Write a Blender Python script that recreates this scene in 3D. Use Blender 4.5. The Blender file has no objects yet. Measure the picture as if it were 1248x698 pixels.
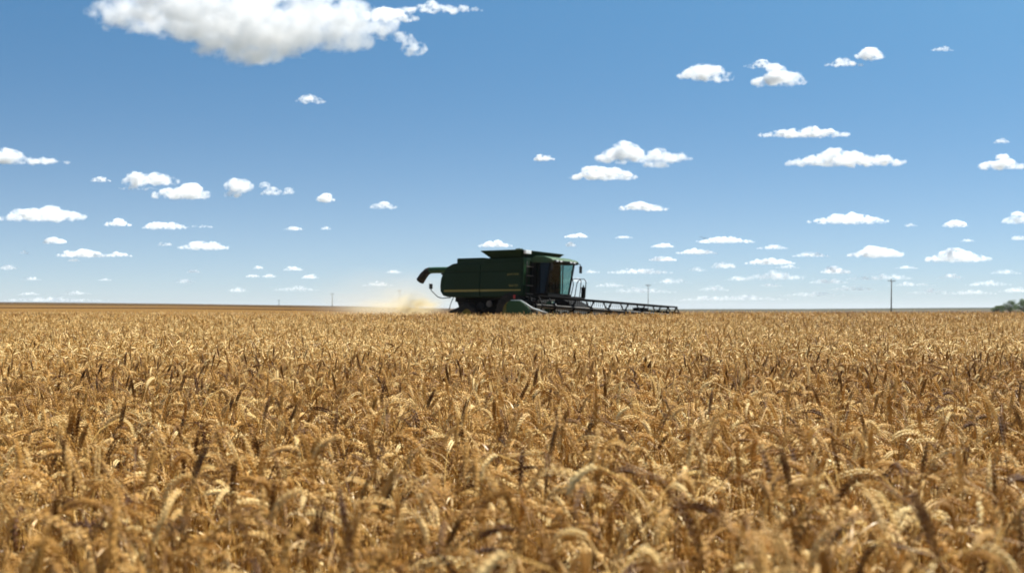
import bpy, bmesh, math, random
import numpy as np
from mathutils import Vector, Matrix, noise

sc = bpy.context.scene
col = sc.collection
R = math.radians
F = 1733.3          # focal length in photo pixels (50 mm on 36 mm, 1248 px wide)
HZ = 377.0          # image row of the level horizon
EYE = 1.25
HAZE = 6e-5

# ------------------------------------------------------------------ camera
cam = bpy.data.cameras.new('camera'); camo = bpy.data.objects.new('camera', cam); col.objects.link(camo)
cam.lens = 50; cam.sensor_width = 36; cam.clip_start = 0.05; cam.clip_end = 60000
camo.location = (0, 0, EYE)
camo.rotation_euler = (R(90) + math.atan((HZ - 349) / F), 0, 0)
cam.dof.use_dof = True; cam.dof.focus_distance = 9.5; cam.dof.aperture_fstop = 4.8
sc.camera = camo

# ------------------------------------------------------------------ sky and sun
SUN_AZ, SUN_EL = R(64), R(60)
w = bpy.data.worlds.new('World'); sc.world = w; w.use_nodes = True
nt = w.node_tree; bg = nt.nodes['Background']
sky = nt.nodes.new('ShaderNodeTexSky'); sky.sky_type = 'NISHITA'; sky.sun_disc = False
sky.sun_elevation = SUN_EL; sky.sun_rotation = SUN_AZ
sky.air_density = 1.0; sky.dust_density = 1.2; sky.ozone_density = 0.9; sky.altitude = 300
tcw = nt.nodes.new('ShaderNodeTexCoord')
mx = nt.nodes.new('ShaderNodeVectorMath'); mx.operation = 'MAXIMUM'; mx.inputs[1].default_value = (-9, -9, 0.0)
mp = nt.nodes.new('ShaderNodeMapping'); mp.inputs['Scale'].default_value = (1, 1, 4.0); mp.inputs['Location'].default_value = (0, 0, .035)
nm = nt.nodes.new('ShaderNodeVectorMath'); nm.operation = 'NORMALIZE'
nt.links.new(tcw.outputs['Generated'], mx.inputs[0]); nt.links.new(mx.outputs[0], mp.inputs['Vector'])
nt.links.new(mp.outputs[0], nm.inputs[0]); nt.links.new(nm.outputs[0], sky.inputs[0])
tint = nt.nodes.new('ShaderNodeMix'); tint.data_type = 'RGBA'; tint.blend_type = 'MULTIPLY'; tint.inputs[0].default_value = 1
tint.inputs[7].default_value = (0.46, 0.97, 1.14, 1)
nt.links.new(sky.outputs[0], tint.inputs[6]); 
# dusty air low over the plain pales the sky towards the horizon
sx = nt.nodes.new('ShaderNodeSeparateXYZ'); nt.links.new(mx.outputs[0], sx.inputs[0])
e1 = nt.nodes.new('ShaderNodeMath'); e1.operation = 'MULTIPLY'; e1.inputs[1].default_value = -15; nt.links.new(sx.outputs[2], e1.inputs[0])
e2 = nt.nodes.new('ShaderNodeMath'); e2.operation = 'EXPONENT'; nt.links.new(e1.outputs[0], e2.inputs[0])
e3 = nt.nodes.new('ShaderNodeMath'); e3.operation = 'MULTIPLY'; e3.inputs[1].default_value = .92; nt.links.new(e2.outputs[0], e3.inputs[0])
hz_ = nt.nodes.new('ShaderNodeMix'); hz_.data_type = 'RGBA'; hz_.inputs[7].default_value = (5.3, 5.75, 5.95, 1)
nt.links.new(e3.outputs[0], hz_.inputs[0]); nt.links.new(tint.outputs[2], hz_.inputs[6]); nt.links.new(hz_.outputs[2], bg.inputs[0])
bg.inputs[1].default_value = 0.062
sun = bpy.data.lights.new('sun', 'SUN'); sun.energy = 5.0; sun.angle = R(.53); sun.color = (1, .95, .87)
so = bpy.data.objects.new('sun', sun); col.objects.link(so)
sd = Vector((math.sin(SUN_AZ) * math.cos(SUN_EL), math.cos(SUN_AZ) * math.cos(SUN_EL), math.sin(SUN_EL)))
so.rotation_euler = sd.to_track_quat('Z', 'Y').to_euler()
sc.view_settings.view_transform = 'Standard'; sc.view_settings.look = 'None'
sc.view_settings.exposure = 1.02; sc.view_settings.gamma = 1.0; sc.view_settings.use_curve_mapping = False
cy = sc.cycles
cy.use_denoising = True; cy.max_bounces = 10; cy.diffuse_bounces = 2; cy.glossy_bounces = 3
cy.transmission_bounces = 4; cy.transparent_max_bounces = 10; cy.volume_bounces = 8
cy.use_adaptive_sampling = True; cy.adaptive_threshold = 0.012

# ------------------------------------------------------------------ helpers
def link(o): col.objects.link(o); return o
def tag(o, label=None, cat=None, group=None, kind=None):
    if label: o['label'] = label
    if cat: o['category'] = cat
    if group: o['group'] = group
    if kind: o['kind'] = kind
    return o
def empty(name, loc, rot=(0, 0, 0)):
    o = link(bpy.data.objects.new(name, None)); o.location = loc; o.rotation_euler = rot; o.empty_display_size = .3
    return o
def smooth(me): me.polygons.foreach_set('use_smooth', [True] * len(me.polygons))

class MB:
    def __init__(s): s.v = []; s.f = []; s.sm = []
    def add(s, vs, fs, smooth=False):
        n = len(s.v); s.v += [tuple(p) for p in vs]; s.f += [tuple(i + n for i in f) for f in fs]; s.sm += [smooth] * len(fs); return s
    def box(s, c, d, rot=None, taper=1.0):
        x, y, z = d[0] / 2, d[1] / 2, d[2] / 2
        vs = [Vector(p) for p in [(-x, -y, -z), (x, -y, -z), (x, y, -z), (-x, y, -z), (-x * taper, -y * taper, z), (x * taper, -y * taper, z), (x * taper, y * taper, z), (-x * taper, y * taper, z)]]
        if rot: vs = [rot @ p for p in vs]
        c = Vector(c)
        return s.add([p + c for p in vs], [(0, 3, 2, 1), (4, 5, 6, 7), (0, 1, 5, 4), (1, 2, 6, 5), (2, 3, 7, 6), (3, 0, 4, 7)])
    def bar(s, a, b, wd, th=None):
        a, b = Vector(a), Vector(b); d = b - a
        return s.box((a + b) / 2, (wd, th or wd, d.length), d.to_track_quat('Z', 'Y').to_matrix())
    def tube(s, pts, r, n=8, cap=True):
        pts = [Vector(p) for p in pts]; rr = r if isinstance(r, (list, tuple)) else [r] * len(pts)
        vs = []; t0 = (pts[1] - pts[0]).normalized(); u = t0.orthogonal().normalized()
        for i, p in enumerate(pts):
            t = ((pts[min(i + 1, len(pts) - 1)] - p).normalized() + (p - pts[max(i - 1, 0)]).normalized())
            t = t.normalized() if t.length > 1e-6 else t0
            u = (u - t * u.dot(t)).normalized(); v = t.cross(u)
            for k in range(n):
                a = 2 * math.pi * k / n; vs.append(p + (u * math.cos(a) + v * math.sin(a)) * rr[i])
        fs = []
        for i in range(len(pts) - 1):
            for k in range(n):
                k2 = (k + 1) % n; fs.append((i * n + k, i * n + k2, (i + 1) * n + k2, (i + 1) * n + k))
        s.add(vs, fs, n > 5)
        if cap:
            m = len(s.v) - len(vs)
            s.f.append(tuple(m + k for k in reversed(range(n)))); s.f.append(tuple(m + (len(pts) - 1) * n + k for k in range(n))); s.sm += [False, False]
        return s
    def prism(s, prof, y0, y1):
        """profile of (x, z) points extruded along y"""
        n = len(prof); vs = [(x, y0, z) for x, z in prof] + [(x, y1, z) for x, z in prof]
        area = sum(prof[i][0] * prof[(i + 1) % n][1] - prof[(i + 1) % n][0] * prof[i][1] for i in range(n))
        fs = [(i, (i + 1) % n, n + (i + 1) % n, n + i) for i in range(n)]
        fs += [tuple(range(n))[::-1], tuple(range(n, 2 * n))]
        if (area > 0) == (y1 > y0): pass
        return s.add(vs, fs)
    def lathe_y(s, prof, c, n=32, smooth_=True):
        """profile of (radius, y) revolved round the y axis through c"""
        c = Vector(c); vs = []
        for r, y in prof:
            for k in range(n):
                a = 2 * math.pi * k / n; vs.append((c.x + r * math.cos(a), c.y + y, c.z + r * math.sin(a)))
        fs = []
        for i in range(len(prof) - 1):
            for k in range(n):
                k2 = (k + 1) % n; fs.append((i * n + k, i * n + k2, (i + 1) * n + k2, (i + 1) * n + k))
        return s.add(vs, fs, smooth_)
    def build(s, name, mat, parent=None, bevel=0, loc=None):
        me = bpy.data.meshes.new(name); me.from_pydata(s.v, [], s.f); me.polygons.foreach_set('use_smooth', s.sm)
        me.materials.append(mat)
        bm = bmesh.new(); bm.from_mesh(me); bmesh.ops.recalc_face_normals(bm, faces=bm.faces)
        if bevel:
            ed = [e for e in bm.edges if len(e.link_faces) == 2 and e.calc_face_angle(0) > .5]
            bmesh.ops.bevel(bm, geom=ed, offset=bevel, segments=2, profile=.6, affect='EDGES', clamp_overlap=True)
        bm.to_mesh(me); bm.free(); me.update()
        o = link(bpy.data.objects.new(name, me))
        if loc: o.location = loc
        if parent: o.parent = parent
        return o

def new_mat(name):
    m = bpy.data.materials.new(name); m.use_nodes = True; n = m.node_tree
    return m, n, n.nodes['Principled BSDF'], n.nodes['Material Output']
def paint(name, c, rough=.45, metal=0, spec=.5, dirt=(.28, .21, .12), amount=.35, scale=1.2, coat=0):
    """painted or bare metal with procedural dust and grime"""
    m, n, b, out = new_mat(name)
    tc = n.nodes.new('ShaderNodeTexCoord'); nz = n.nodes.new('ShaderNodeTexNoise'); nz.inputs['Scale'].default_value = scale; nz.inputs['Detail'].default_value = 8; nz.inputs['Roughness'].default_value = .65
    n.links.new(tc.outputs['Object'], nz.inputs['Vector'])
    mr = n.nodes.new('ShaderNodeMapRange'); mr.inputs[1].default_value = .42; mr.inputs[2].default_value = .75; mr.inputs[4].default_value = amount
    n.links.new(nz.outputs[0], mr.inputs[0])
    mix = n.nodes.new('ShaderNodeMix'); mix.data_type = 'RGBA'; mix.inputs[6].default_value = (*c, 1); mix.inputs[7].default_value = (*dirt, 1)
    n.links.new(mr.outputs[0], mix.inputs[0]); n.links.new(mix.outputs[2], b.inputs['Base Color'])
    r2 = n.nodes.new('ShaderNodeMapRange'); r2.inputs[3].default_value = rough; r2.inputs[4].default_value = min(1, rough + .35)
    n.links.new(nz.outputs[0], r2.inputs[0]); n.links.new(r2.outputs[0], b.inputs['Roughness'])
    b.inputs['Specular IOR Level'].default_value = spec; b.inputs['Metallic'].default_value = metal; b.inputs['Coat Weight'].default_value = coat
    return m

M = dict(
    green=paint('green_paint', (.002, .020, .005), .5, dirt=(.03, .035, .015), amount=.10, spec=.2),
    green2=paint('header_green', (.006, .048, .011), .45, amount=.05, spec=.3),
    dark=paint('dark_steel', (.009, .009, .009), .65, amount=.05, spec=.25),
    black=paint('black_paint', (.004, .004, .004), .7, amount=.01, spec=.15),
    rubber=paint('tyre_rubber', (.012, .011, .010), .85, amount=.15, scale=3, spec=.2),
    steel=paint('worn_steel', (.11, .11, .105), .5, .3, amount=.5, scale=3),
    yellow=paint('yellow_paint', (.22, .18, .03), .5, amount=.2), faded=paint('faded_yellow', (.20, .17, .03), .5, amount=.1),
    lamp=paint('lamp_lens', (.8, .8, .78), .25, amount=.05),
    white=paint('white_edge', (.42, .44, .42), .4, amount=.1),
    red=paint('red_reflector', (.45, .03, .02), .4, amount=.05),
    roof=paint('cab_roof_green', (.012, .06, .016), .5, amount=.12),
    grain=paint('grain', (.62, .40, .16), .9, amount=.3, scale=20),
    seat=paint('seat_cloth', (.02, .02, .02), .9, amount=.1),
    cloth=paint('dark_clothes', (.03, .035, .05), .9, amount=.02),
    skin=paint('skin', (.45, .27, .19), .6, amount=.0),
    hair=paint('cap_cloth', (.03, .05, .03), .8, amount=.0),
    wood=paint('weathered_wood', (.12, .095, .07), .85, amount=.3, scale=8),
    bird=paint('dark_feathers', (.03, .028, .026), .7, amount=.0),
    bark=paint('bark', (.12, .09, .06), .9, amount=.3, scale=5),
)
def glass_mat(name, tintc, gloss=.12):
    m, n, b, out = new_mat(name); n.nodes.remove(b)
    tr = n.nodes.new('ShaderNodeBsdfTransparent'); tr.inputs[0].default_value = (*tintc, 1)
    gl = n.nodes.new('ShaderNodeBsdfGlossy'); gl.inputs['Roughness'].default_value = .03
    fr = n.nodes.new('ShaderNodeFresnel'); fr.inputs[0].default_value = 1.33
    mixs = n.nodes.new('ShaderNodeMixShader'); n.links.new(fr.outputs[0], mixs.inputs[0]); n.links.new(tr.outputs[0], mixs.inputs[1]); n.links.new(gl.outputs[0], mixs.inputs[2])
    n.links.new(mixs.outputs[0], out.inputs['Surface']); return m
M['glass'] = glass_mat('cab_glass', (.66, .77, .75))
M['glass_dark'] = glass_mat('dark_cab_glass', (.10, .12, .17))

# ------------------------------------------------------------------ terrain
PY = [-400, 1, 3, 8, 17, 35, 68, 82, 100]
PZ = [.10, .10, .085, .005, .035, .10, .165, .12, .03]
RA = [-.42, -.24, -.13, -.05, .05, .2, .36, .5]
RY = [math.log(t) for t in (125, 220, 400, 650, 950, 1600, 3000, 4500)]
ROWS = np.array([
    [380.5, 377.0, 373.5, 370.0, 367.0, 371.0, 374.0, 374.5],
    [380.8, 378.0, 375.0, 372.2, 369.8, 373.0, 375.0, 375.5],
    [381.5, 380.0, 377.5, 374.8, 372.6, 374.5, 375.5, 376.0],
    [383.0, 382.0, 380.0, 377.8, 375.6, 375.6, 376.0, 376.4],
    [384.0, 384.0, 383.0, 381.5, 379.5, 378.0, 376.6, 376.6],
    [384.5, 384.5, 383.5, 382.0, 380.5, 378.5, 376.4, 376.4],
    [384.5, 384.5, 383.0, 381.5, 380.0, 377.5, 374.4, 374.4],
    [384.5, 384.5, 383.0, 381.0, 379.0, 377.0, 373.5, 373.5]])
def ground_z(x, y):
    zn = float(np.interp(y, PY, PZ))
    if y <= 82: return zn
    a = max(-.42, min(.5, x / y)); ly = math.log(min(max(y, 125), 4500))
    rows = [float(np.interp(ly, RY, r)) for r in ROWS]
    row = float(np.interp(a, RA, rows))
    yy = min(max(y, 125), 4500)
    zf = EYE + yy * (HZ - row) / F
    t = min(1, max(0, (y - 82) / 43)); t = t * t * (3 - 2 * t)
    return zn * (1 - t) + zf * t

ys = list(np.arange(-60, 0, 10.)) + list(np.arange(0, 90, 1.5)) + list(np.geomspace(90, 9000, 110))
vs, fs = [], []
NX = 96
for y in ys:
    half = max(90, abs(y) * 1.1 + 60)
    for i in range(NX + 1):
        u = i / NX * 2 - 1; x = half * (u * .55 + .45 * u ** 3)
        z = ground_z(x, y)
        if y > 140: z += noise.noise(Vector((x * .012, y * .006, 3))) * min(.22, y * .0004)
        if y > 4600: z = ground_z(x, 4500) - (y - 4500) * .002
        vs.append((x, y, z))
for j in range(len(ys) - 1):
    for i in range(NX):
        a = j * (NX + 1) + i; fs.append((a, a + 1, a + NX + 2, a + NX + 1))
me = bpy.data.meshes.new('ground'); me.from_pydata(vs, [], fs); smooth(me)
m, n, b, out = new_mat('field_soil_and_stubble')
geo = n.nodes.new('ShaderNodeNewGeometry'); sep = n.nodes.new('ShaderNodeSeparateXYZ'); n.links.new(geo.outputs['Position'], sep.inputs[0])
nz = n.nodes.new('ShaderNodeTexNoise'); nz.inputs['Scale'].default_value = .006; nz.inputs['Detail'].default_value = 4
n.links.new(geo.outputs['Position'], nz.inputs['Vector'])
ma = n.nodes.new('ShaderNodeMath'); ma.operation = 'MULTIPLY_ADD'; ma.inputs[1].default_value = 190; n.links.new(nz.outputs[0], ma.inputs[0])
sub = n.nodes.new('ShaderNodeMath'); sub.operation = 'ADD'; sub.inputs[1].default_value = -95; n.links.new(sep.outputs[1], sub.inputs[0]); n.links.new(sub.outputs[0], ma.inputs[2])
mr = n.nodes.new('ShaderNodeMapRange'); mr.inputs[2].default_value = 3000; n.links.new(ma.outputs[0], mr.inputs[0])
cr = n.nodes.new('ShaderNodeValToRGB'); el = cr.color_ramp.elements
cols = [(0, (.20, .13, .06)), (95, (.24, .16, .075)), (140, (.165, .092, .03)), (290, (.175, .098, .032)), (325, (.04, .018, .006)), (400, (.045, .02, .007)), (425, (.165, .095, .034)), (570, (.14, .078, .026)),
        (600, (.03, .015, .006)), (700, (.03, .015, .006)), (735, (.22, .14, .05)), (775, (.03, .016, .008)), (1000, (.09, .06, .04)), (1500, (.10, .085, .05)), (2300, (.03, .035, .022)), (3000, (.045, .045, .03))]
el[0].position = 0; el[0].color = (*cols[0][1], 1); el[1].position = 1; el[1].color = (*cols[-1][1], 1)
for p, c in cols[1:-1]:
    e = el.new(p / 3000); e.color = (*c, 1)
n.links.new(mr.outputs[0], cr.inputs[0])
n2 = n.nodes.new('ShaderNodeTexNoise'); n2.inputs['Scale'].default_value = .35; n2.inputs['Detail'].default_value = 8; n2.inputs['Roughness'].default_value = .7
n.links.new(geo.outputs['Position'], n2.inputs['Vector'])
mr2 = n.nodes.new('ShaderNodeMapRange'); mr2.inputs[1].default_value = .3; mr2.inputs[2].default_value = .7; mr2.inputs[3].default_value = .72; mr2.inputs[4].default_value = 1.28; n.links.new(n2.outputs[0], mr2.inputs[0])
vm = n.nodes.new('ShaderNodeVectorMath'); vm.operation = 'SCALE'; n.links.new(cr.outputs[0], vm.inputs[0]); n.links.new(mr2.outputs[0], vm.inputs['Scale'])
n.links.new(vm.outputs[0], b.inputs['Base Color']); b.inputs['Roughness'].default_value = 1.0; b.inputs['Specular IOR Level'].default_value = 0
bp = n.nodes.new('ShaderNodeBump'); bp.inputs['Strength'].default_value = .6; bp.inputs['Distance'].default_value = .08; n3 = n.nodes.new('ShaderNodeTexNoise'); n3.inputs['Scale'].default_value = 6; n3.inputs['Detail'].default_value = 6
n.links.new(geo.outputs['Position'], n3.inputs['Vector']); n.links.new(n3.outputs[0], bp.inputs['Height']); n.links.new(bp.outputs[0], b.inputs['Normal'])
me.materials.append(m)
tag(link(bpy.data.objects.new('ground', me)), kind='structure')

# ------------------------------------------------------------------ combine placement
HEAD = R(-40); CD = 65.0
fwd = Vector((math.cos(HEAD), math.sin(HEAD), 0)); lft = Vector((-math.sin(HEAD), math.cos(HEAD), 0))
CZ = .28
CORG = Vector((0, CD, CZ)) - fwd * 3.3

# ------------------------------------------------------------------ wheat
rng = np.random.default_rng(7)
def straw_mat(name, lo, midc, hi, trans=.25, scale=60, rough=.55):
    m, n, b, out = new_mat(name)
    oi = n.nodes.new('ShaderNodeObjectInfo'); geo = n.nodes.new('ShaderNodeNewGeometry')
    at = n.nodes.new('ShaderNodeAttribute'); at.attribute_name = 'tone'
    tc = n.nodes.new('ShaderNodeTexCoord'); nz = n.nodes.new('ShaderNodeTexNoise'); nz.inputs['Scale'].default_value = scale; nz.inputs['Detail'].default_value = 3
    n.links.new(tc.outputs['Object'], nz.inputs['Vector'])
    a = n.nodes.new('ShaderNodeMath'); a.operation = 'MULTIPLY_ADD'; a.inputs[1].default_value = .45; n.links.new(oi.outputs['Random'], a.inputs[0])
    a1 = n.nodes.new('ShaderNodeMath'); a1.operation = 'MULTIPLY'; a1.inputs[1].default_value = .35; n.links.new(at.outputs['Fac'], a1.inputs[0]); n.links.new(a1.outputs[0], a.inputs[2])
    a2 = n.nodes.new('ShaderNodeMath'); a2.operation = 'MULTIPLY_ADD'; a2.inputs[1].default_value = .35; n.links.new(nz.outputs[0], a2.inputs[0]); n.links.new(a.outputs[0], a2.inputs[2])
    pz = n.nodes.new('ShaderNodeTexNoise'); pz.inputs['Scale'].default_value = .22; pz.inputs['Detail'].default_value = 3; n.links.new(oi.outputs['Location'], pz.inputs['Vector'])
    pm = n.nodes.new('ShaderNodeMath'); pm.operation = 'MULTIPLY_ADD'; pm.inputs[1].default_value = .5; n.links.new(pz.outputs[0], pm.inputs[0]); n.links.new(a2.outputs[0], pm.inputs[2])
    a2 = n.nodes.new('ShaderNodeMath'); a2.operation = 'SUBTRACT'; a2.inputs[1].default_value = .23; n.links.new(pm.outputs[0], a2.inputs[0])
    cr = n.nodes.new('ShaderNodeValToRGB'); e = cr.color_ramp.elements; e[0].position = .22; e[0].color = (*lo, 1); e[1].position = .82; e[1].color = (*hi, 1)
    mid = e.new(.5); mid.color = (*midc, 1)
    n.links.new(a2.outputs[0], cr.inputs[0]); n.links.new(cr.outputs[0], b.inputs['Base Color']); b.inputs['Roughness'].default_value = rough; b.inputs['Specular IOR Level'].default_value = .28
    tl = n.nodes.new('ShaderNodeBsdfTranslucent'); n.links.new(cr.outputs[0], tl.inputs[0])
    mxs = n.nodes.new('ShaderNodeMixShader'); mxs.inputs[0].default_value = trans
    n.links.new(b.outputs[0], mxs.inputs[1]); n.links.new(tl.outputs[0], mxs.inputs[2]); n.links.new(mxs.outputs[0], out.inputs['Surface'])
    return m
M['ear'] = straw_mat('wheat_ear', (.10, .034, .004), (.62, .33, .075), (.99, .76, .35), .14, rough=.42)
M['stem'] = straw_mat('wheat_stem', (.10, .036, .004), (.38, .18, .028), (.84, .53, .155), .12, 30, rough=.4)
M['leaf'] = straw_mat('wheat_leaf', (.10, .038, .005), (.40, .21, .05), (.95, .73, .40), .3, 25, rough=.4)

def curve_stem(rnd, H, nod, az, n_s, ear_len, lean):
    """points of stem then ear, bending over towards az; returns stem pts, ear pts"""
    d = np.array([math.cos(az), math.sin(az), 0.])
    up = np.array([0, 0, 1.])
    pts = []; p = np.array([0., 0., 0.]); ang = lean
    seg = H / n_s
    for i in range(n_s + 1):
        pts.append(p.copy())
        t = (i + 1) / n_s
        ang = lean + (nod * .45) * max(0, (t - .72) / .28) ** 1.6
        p = p + (up * math.cos(ang) + d * math.sin(ang)) * seg
    return pts, ang, d

def make_plant(V, Fc, MI, TN, base, rnd, lod, cutz=0.0):
    H = rnd.gauss(.755, .075); H = max(.56, min(.90, H))
    k = rnd.random()
    if k < .15: nod = rnd.uniform(.1, .8)
    elif k < .58: nod = rnd.uniform(1.0, 2.0)
    else: nod = rnd.uniform(2.0, 3.0)
    az = rnd.uniform(0, 2 * math.pi); lean = rnd.uniform(.02, .16)
    ear_len = rnd.uniform(.072, .112)
    tone = rnd.random() * (.35 if nod < .8 else 1)
    ns = {0: 12, 1: 8, 2: 5}[lod]
    st, ang, d = curve_stem(rnd, H, nod, az, ns, ear_len, lean)
    up = np.array([0, 0, 1.]); side = np.cross(up, d)
    base = np.array(base)
    def tube(pts, rad, n, mi):
        o = len(V); m_ = len(pts)
        for i, p in enumerate(pts):
            t = pts[min(i + 1, m_ - 1)] - pts[max(i - 1, 0)]; t = t / (np.linalg.norm(t) + 1e-9)
            v = np.cross(t, side); v /= np.linalg.norm(v) + 1e-9; u = np.cross(v, t)
            for q in range(n):
                a = 2 * math.pi * q / n
                V.append(p + base + (u * math.cos(a) + v * math.sin(a)) * rad[i])
        for i in range(m_ - 1):
            for q in range(n):
                q2 = (q + 1) % n
                Fc.append((o + i * n + q, o + i * n + q2, o + (i + 1) * n + q2, o + (i + 1) * n + q)); MI.append(mi); TN.append(tone)
    sp = [p for p in st if p[2] >= cutz - .15]
    tube(sp, [.0018] * (len(sp) - 2) + [.0013, .0011], {0: 5, 1: 3, 2: 3}[lod], 1)
    # ear spine
    ne = {0: 12, 1: 8, 2: 4}[lod]
    p = st[-1].copy(); ep = [p.copy()]; dirs = []
    a = ang
    for i in range(ne):
        a += nod * .55 / ne
        t = up * math.cos(a) + d * math.sin(a); dirs.append(t)
        p = p + t * ear_len / ne; ep.append(p.copy())
    dirs.append(dirs[-1])
    if lod == 2:
        rad = [.003] + [.0060, .0068, .0056][:ne - 1] + [.002]
        tube(ep, rad, 4, 0)
        for s_ in (-1, 1):      # awn tufts
            tip = ep[-1] + dirs[-1] * .018 + side * s_ * .012
            o = len(V); V.append(ep[-2] + base - side * .004); V.append(ep[-2] + base + side * .004); V.append(tip + base); Fc.append((o, o + 1, o + 2)); MI.append(0); TN.append(tone)
        return
    if lod == 1: tube(ep, [.003] * (ne) + [.001], 3, 0)
    # spikelets : two opposite rows, each a few plump florets
    def seedshape(c, ax, wd, thv, L, w_, mi=0, n=5):
        prof = ((0, .25), (.3, .95), (.62, .9), (1.0, .06)) if lod == 0 else ((0, .3), (.45, 1.), (1., .05))
        if lod == 1: n = 4
        o = len(V)
        for (t, r) in prof:
            for q in range(n):
                an = 2 * math.pi * q / n
                V.append(c + base + ax * t * L + (wd * math.cos(an) + thv * math.sin(an) * .75) * r * w_)
        for i in range(len(prof) - 1):
            for q in range(n):
                q2 = (q + 1) % n; Fc.append((o + i * n + q, o + i * n + q2, o + (i + 1) * n + q2, o + (i + 1) * n + q)); MI.append(mi); TN.append(tone)
    nspk = 17 if lod == 0 else 9
    tw = rnd.uniform(0, math.pi)
    for i in range(nspk):
        f = i / nspk * ne; j = int(f); fr = f - j
        c = ep[j] * (1 - fr) + ep[j + 1] * fr; t = dirs[j]
        nrm = np.cross(t, side)
        A = side * math.cos(tw) + nrm * math.sin(tw); B = np.cross(t, A)
        env = .75 + .5 * math.sin(math.pi * min(1, (i + 1) / nspk * 1.05)) ; env *= (1 if i < nspk - 2 else .8)
        s_ = 1 if i % 2 else -1
        fl = ((0, 0), (.55, 1), (.55, -1)) if lod == 0 else ((0.2, 0),)
        for (spread, fb) in fl:
            ax = t * .95 + A * s_ * .22 + B * fb * .16; ax /= np.linalg.norm(ax)
            cc = c + A * s_ * .0022 + B * fb * .0022
            L = (.0105 if lod == 0 else .015) * env; w_ = (.0018 if lod == 0 else .0026) * env
            wd = np.cross(ax, B); wd /= np.linalg.norm(wd) + 1e-9; th = np.cross(ax, wd)
            seedshape(cc, ax, wd, th, L, w_)
            if lod == 0 and fb == 0 and rnd.random() < .2 + .7 * (i / nspk) ** 2:     # awn
                al = rnd.uniform(.010, .034) * (1 if lod == 0 else .6); tip0 = cc + ax * L * .95
                ad = t * .95 + A * s_ * rnd.uniform(.12, .35) + B * (fb * .2 + rnd.uniform(-.12, .12)); ad /= np.linalg.norm(ad)
                o = len(V); e_ = .00045 if lod == 0 else .0008
                V.extend([tip0 + base + A * e_, tip0 + base - A * e_ * .5 + B * e_, tip0 + base - A * e_ * .5 - B * e_, tip0 + base + ad * al])
                for tri in ((0, 1, 3), (1, 2, 3), (2, 0, 3)): Fc.append(tuple(o + z for z in tri)); MI.append(0); TN.append(tone)
    # dry leaves
    for q in range(rnd.choice((0, 1, 1, 2))):
        t0 = rnd.uniform(.5, .92); pi = int(t0 * ns); p = st[pi].copy()
        az2 = rnd.uniform(0, 2 * math.pi); dd = np.array([math.cos(az2), math.sin(az2), 0.]); s2 = np.cross(up, dd)
        L = rnd.uniform(.10, .24); nl = 7 if lod == 0 else 5; an = rnd.uniform(.3, .8); curl = rnd.uniform(1.2, 3.2); twst = rnd.uniform(-2, 2); wmax = rnd.uniform(.0015, .0038)
        o = len(V)
        for i in range(nl + 1):
            t = i / nl; a_ = an + curl * t; dr = up * math.cos(a_) + dd * math.sin(a_)
            nn = np.cross(dr, s2); ww = s2 * math.cos(twst * t) + nn * math.sin(twst * t)
            wv = wmax * (1 - t ** 2) + .0004
            V.append(p + base + ww * wv); V.append(p + base - ww * wv); p = p + dr * L / nl
        for i in range(nl): Fc.append((o + 2 * i, o + 2 * i + 1, o + 2 * i + 3, o + 2 * i + 2)); MI.append(2); TN.append(tone)

protos = bpy.data.collections.new('wheat_variants')
def proto(name, V, Fc, MI, TN):
    me = bpy.data.meshes.new(name); me.from_pydata([tuple(v) for v in V], [], Fc)
    for k in ('ear', 'stem', 'leaf'): me.materials.append(M[k])
    me.polygons.foreach_set('material_index', MI); smooth(me)
    a = me.attributes.new('tone', 'FLOAT', 'FACE'); a.data.foreach_set('value', TN)
    protos.objects.link(bpy.data.objects.new(name, me))
rnd = random.Random(11)
N0, N1, N2 = 28, 24, 14
for i in range(N0):
    L4 = ([], [], [], []); make_plant(*L4, (0, 0, 0), rnd, 0); proto('wheat_a_%02d' % i, *L4)
for i in range(N1):     # small tufts of three plants
    L4 = ([], [], [], [])
    for q in range(3): make_plant(*L4, (rnd.uniform(-.06, .06), rnd.uniform(-.06, .06), 0), rnd, 1, .25)
    proto('wheat_b_%02d' % i, *L4)
for i in range(N2):     # patches of far plants
    L4 = ([], [], [], [])
    for q in range(26): make_plant(*L4, (rnd.uniform(-.24, .24), rnd.uniform(-.24, .24), rnd.uniform(-.05, .03)), rnd, 2, .45)
    proto('wheat_c_%02d' % i, *L4)

def fan(y0, y1, dens):
    side = lambda y: .43 * y + 2.2
    area = (.43 * (y1 ** 2 - y0 ** 2)) + 4.4 * (y1 - y0)
    k = int(area * dens * 1.0)
    # rejection sample
    X = []; Y = []
    while len(X) < k:
        y = rng.uniform(y0, y1, k); x = rng.uniform(-side(y1), side(y1), k); ok = np.abs(x) < side(y)
        X += list(x[ok]); Y += list(y[ok])
    return np.array(X[:k]), np.array(Y[:k])
sets = []
for (y0, y1, dens, i0, n_, ) in ((.5, 12, 290, 0, N0), (12, 36, 100, N0, N1), (36, 84, 14, N0 + N1, N2)):
    X, Y = fan(y0, y1, dens)
    loc = np.stack([X - CORG.x, Y - CORG.y], 1); lx = loc[:, 0] * fwd.x + loc[:, 1] * fwd.y; ly = loc[:, 0] * lft.x + loc[:, 1] * lft.y
    cut = (lx < 8.9) & (np.abs(ly) < 5.5)           # machine and the swath already cut behind it
    X, Y = X[~cut], Y[~cut]; sets.append((X, Y, rng.integers(i0, i0 + n_, len(X))))
X = np.concatenate([s[0] for s in sets]); Y = np.concatenate([s[1] for s in sets]); I = np.concatenate([s[2] for s in sets])
Z = np.interp(Y, PY, PZ)
wob = np.array([noise.noise(Vector((float(x) * .35, float(y) * .22, 0))) * .05 + noise.noise(Vector((float(x) * 1.3, float(y) * .9, 5))) * .035 for x, y in zip(X, Y)])
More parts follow.
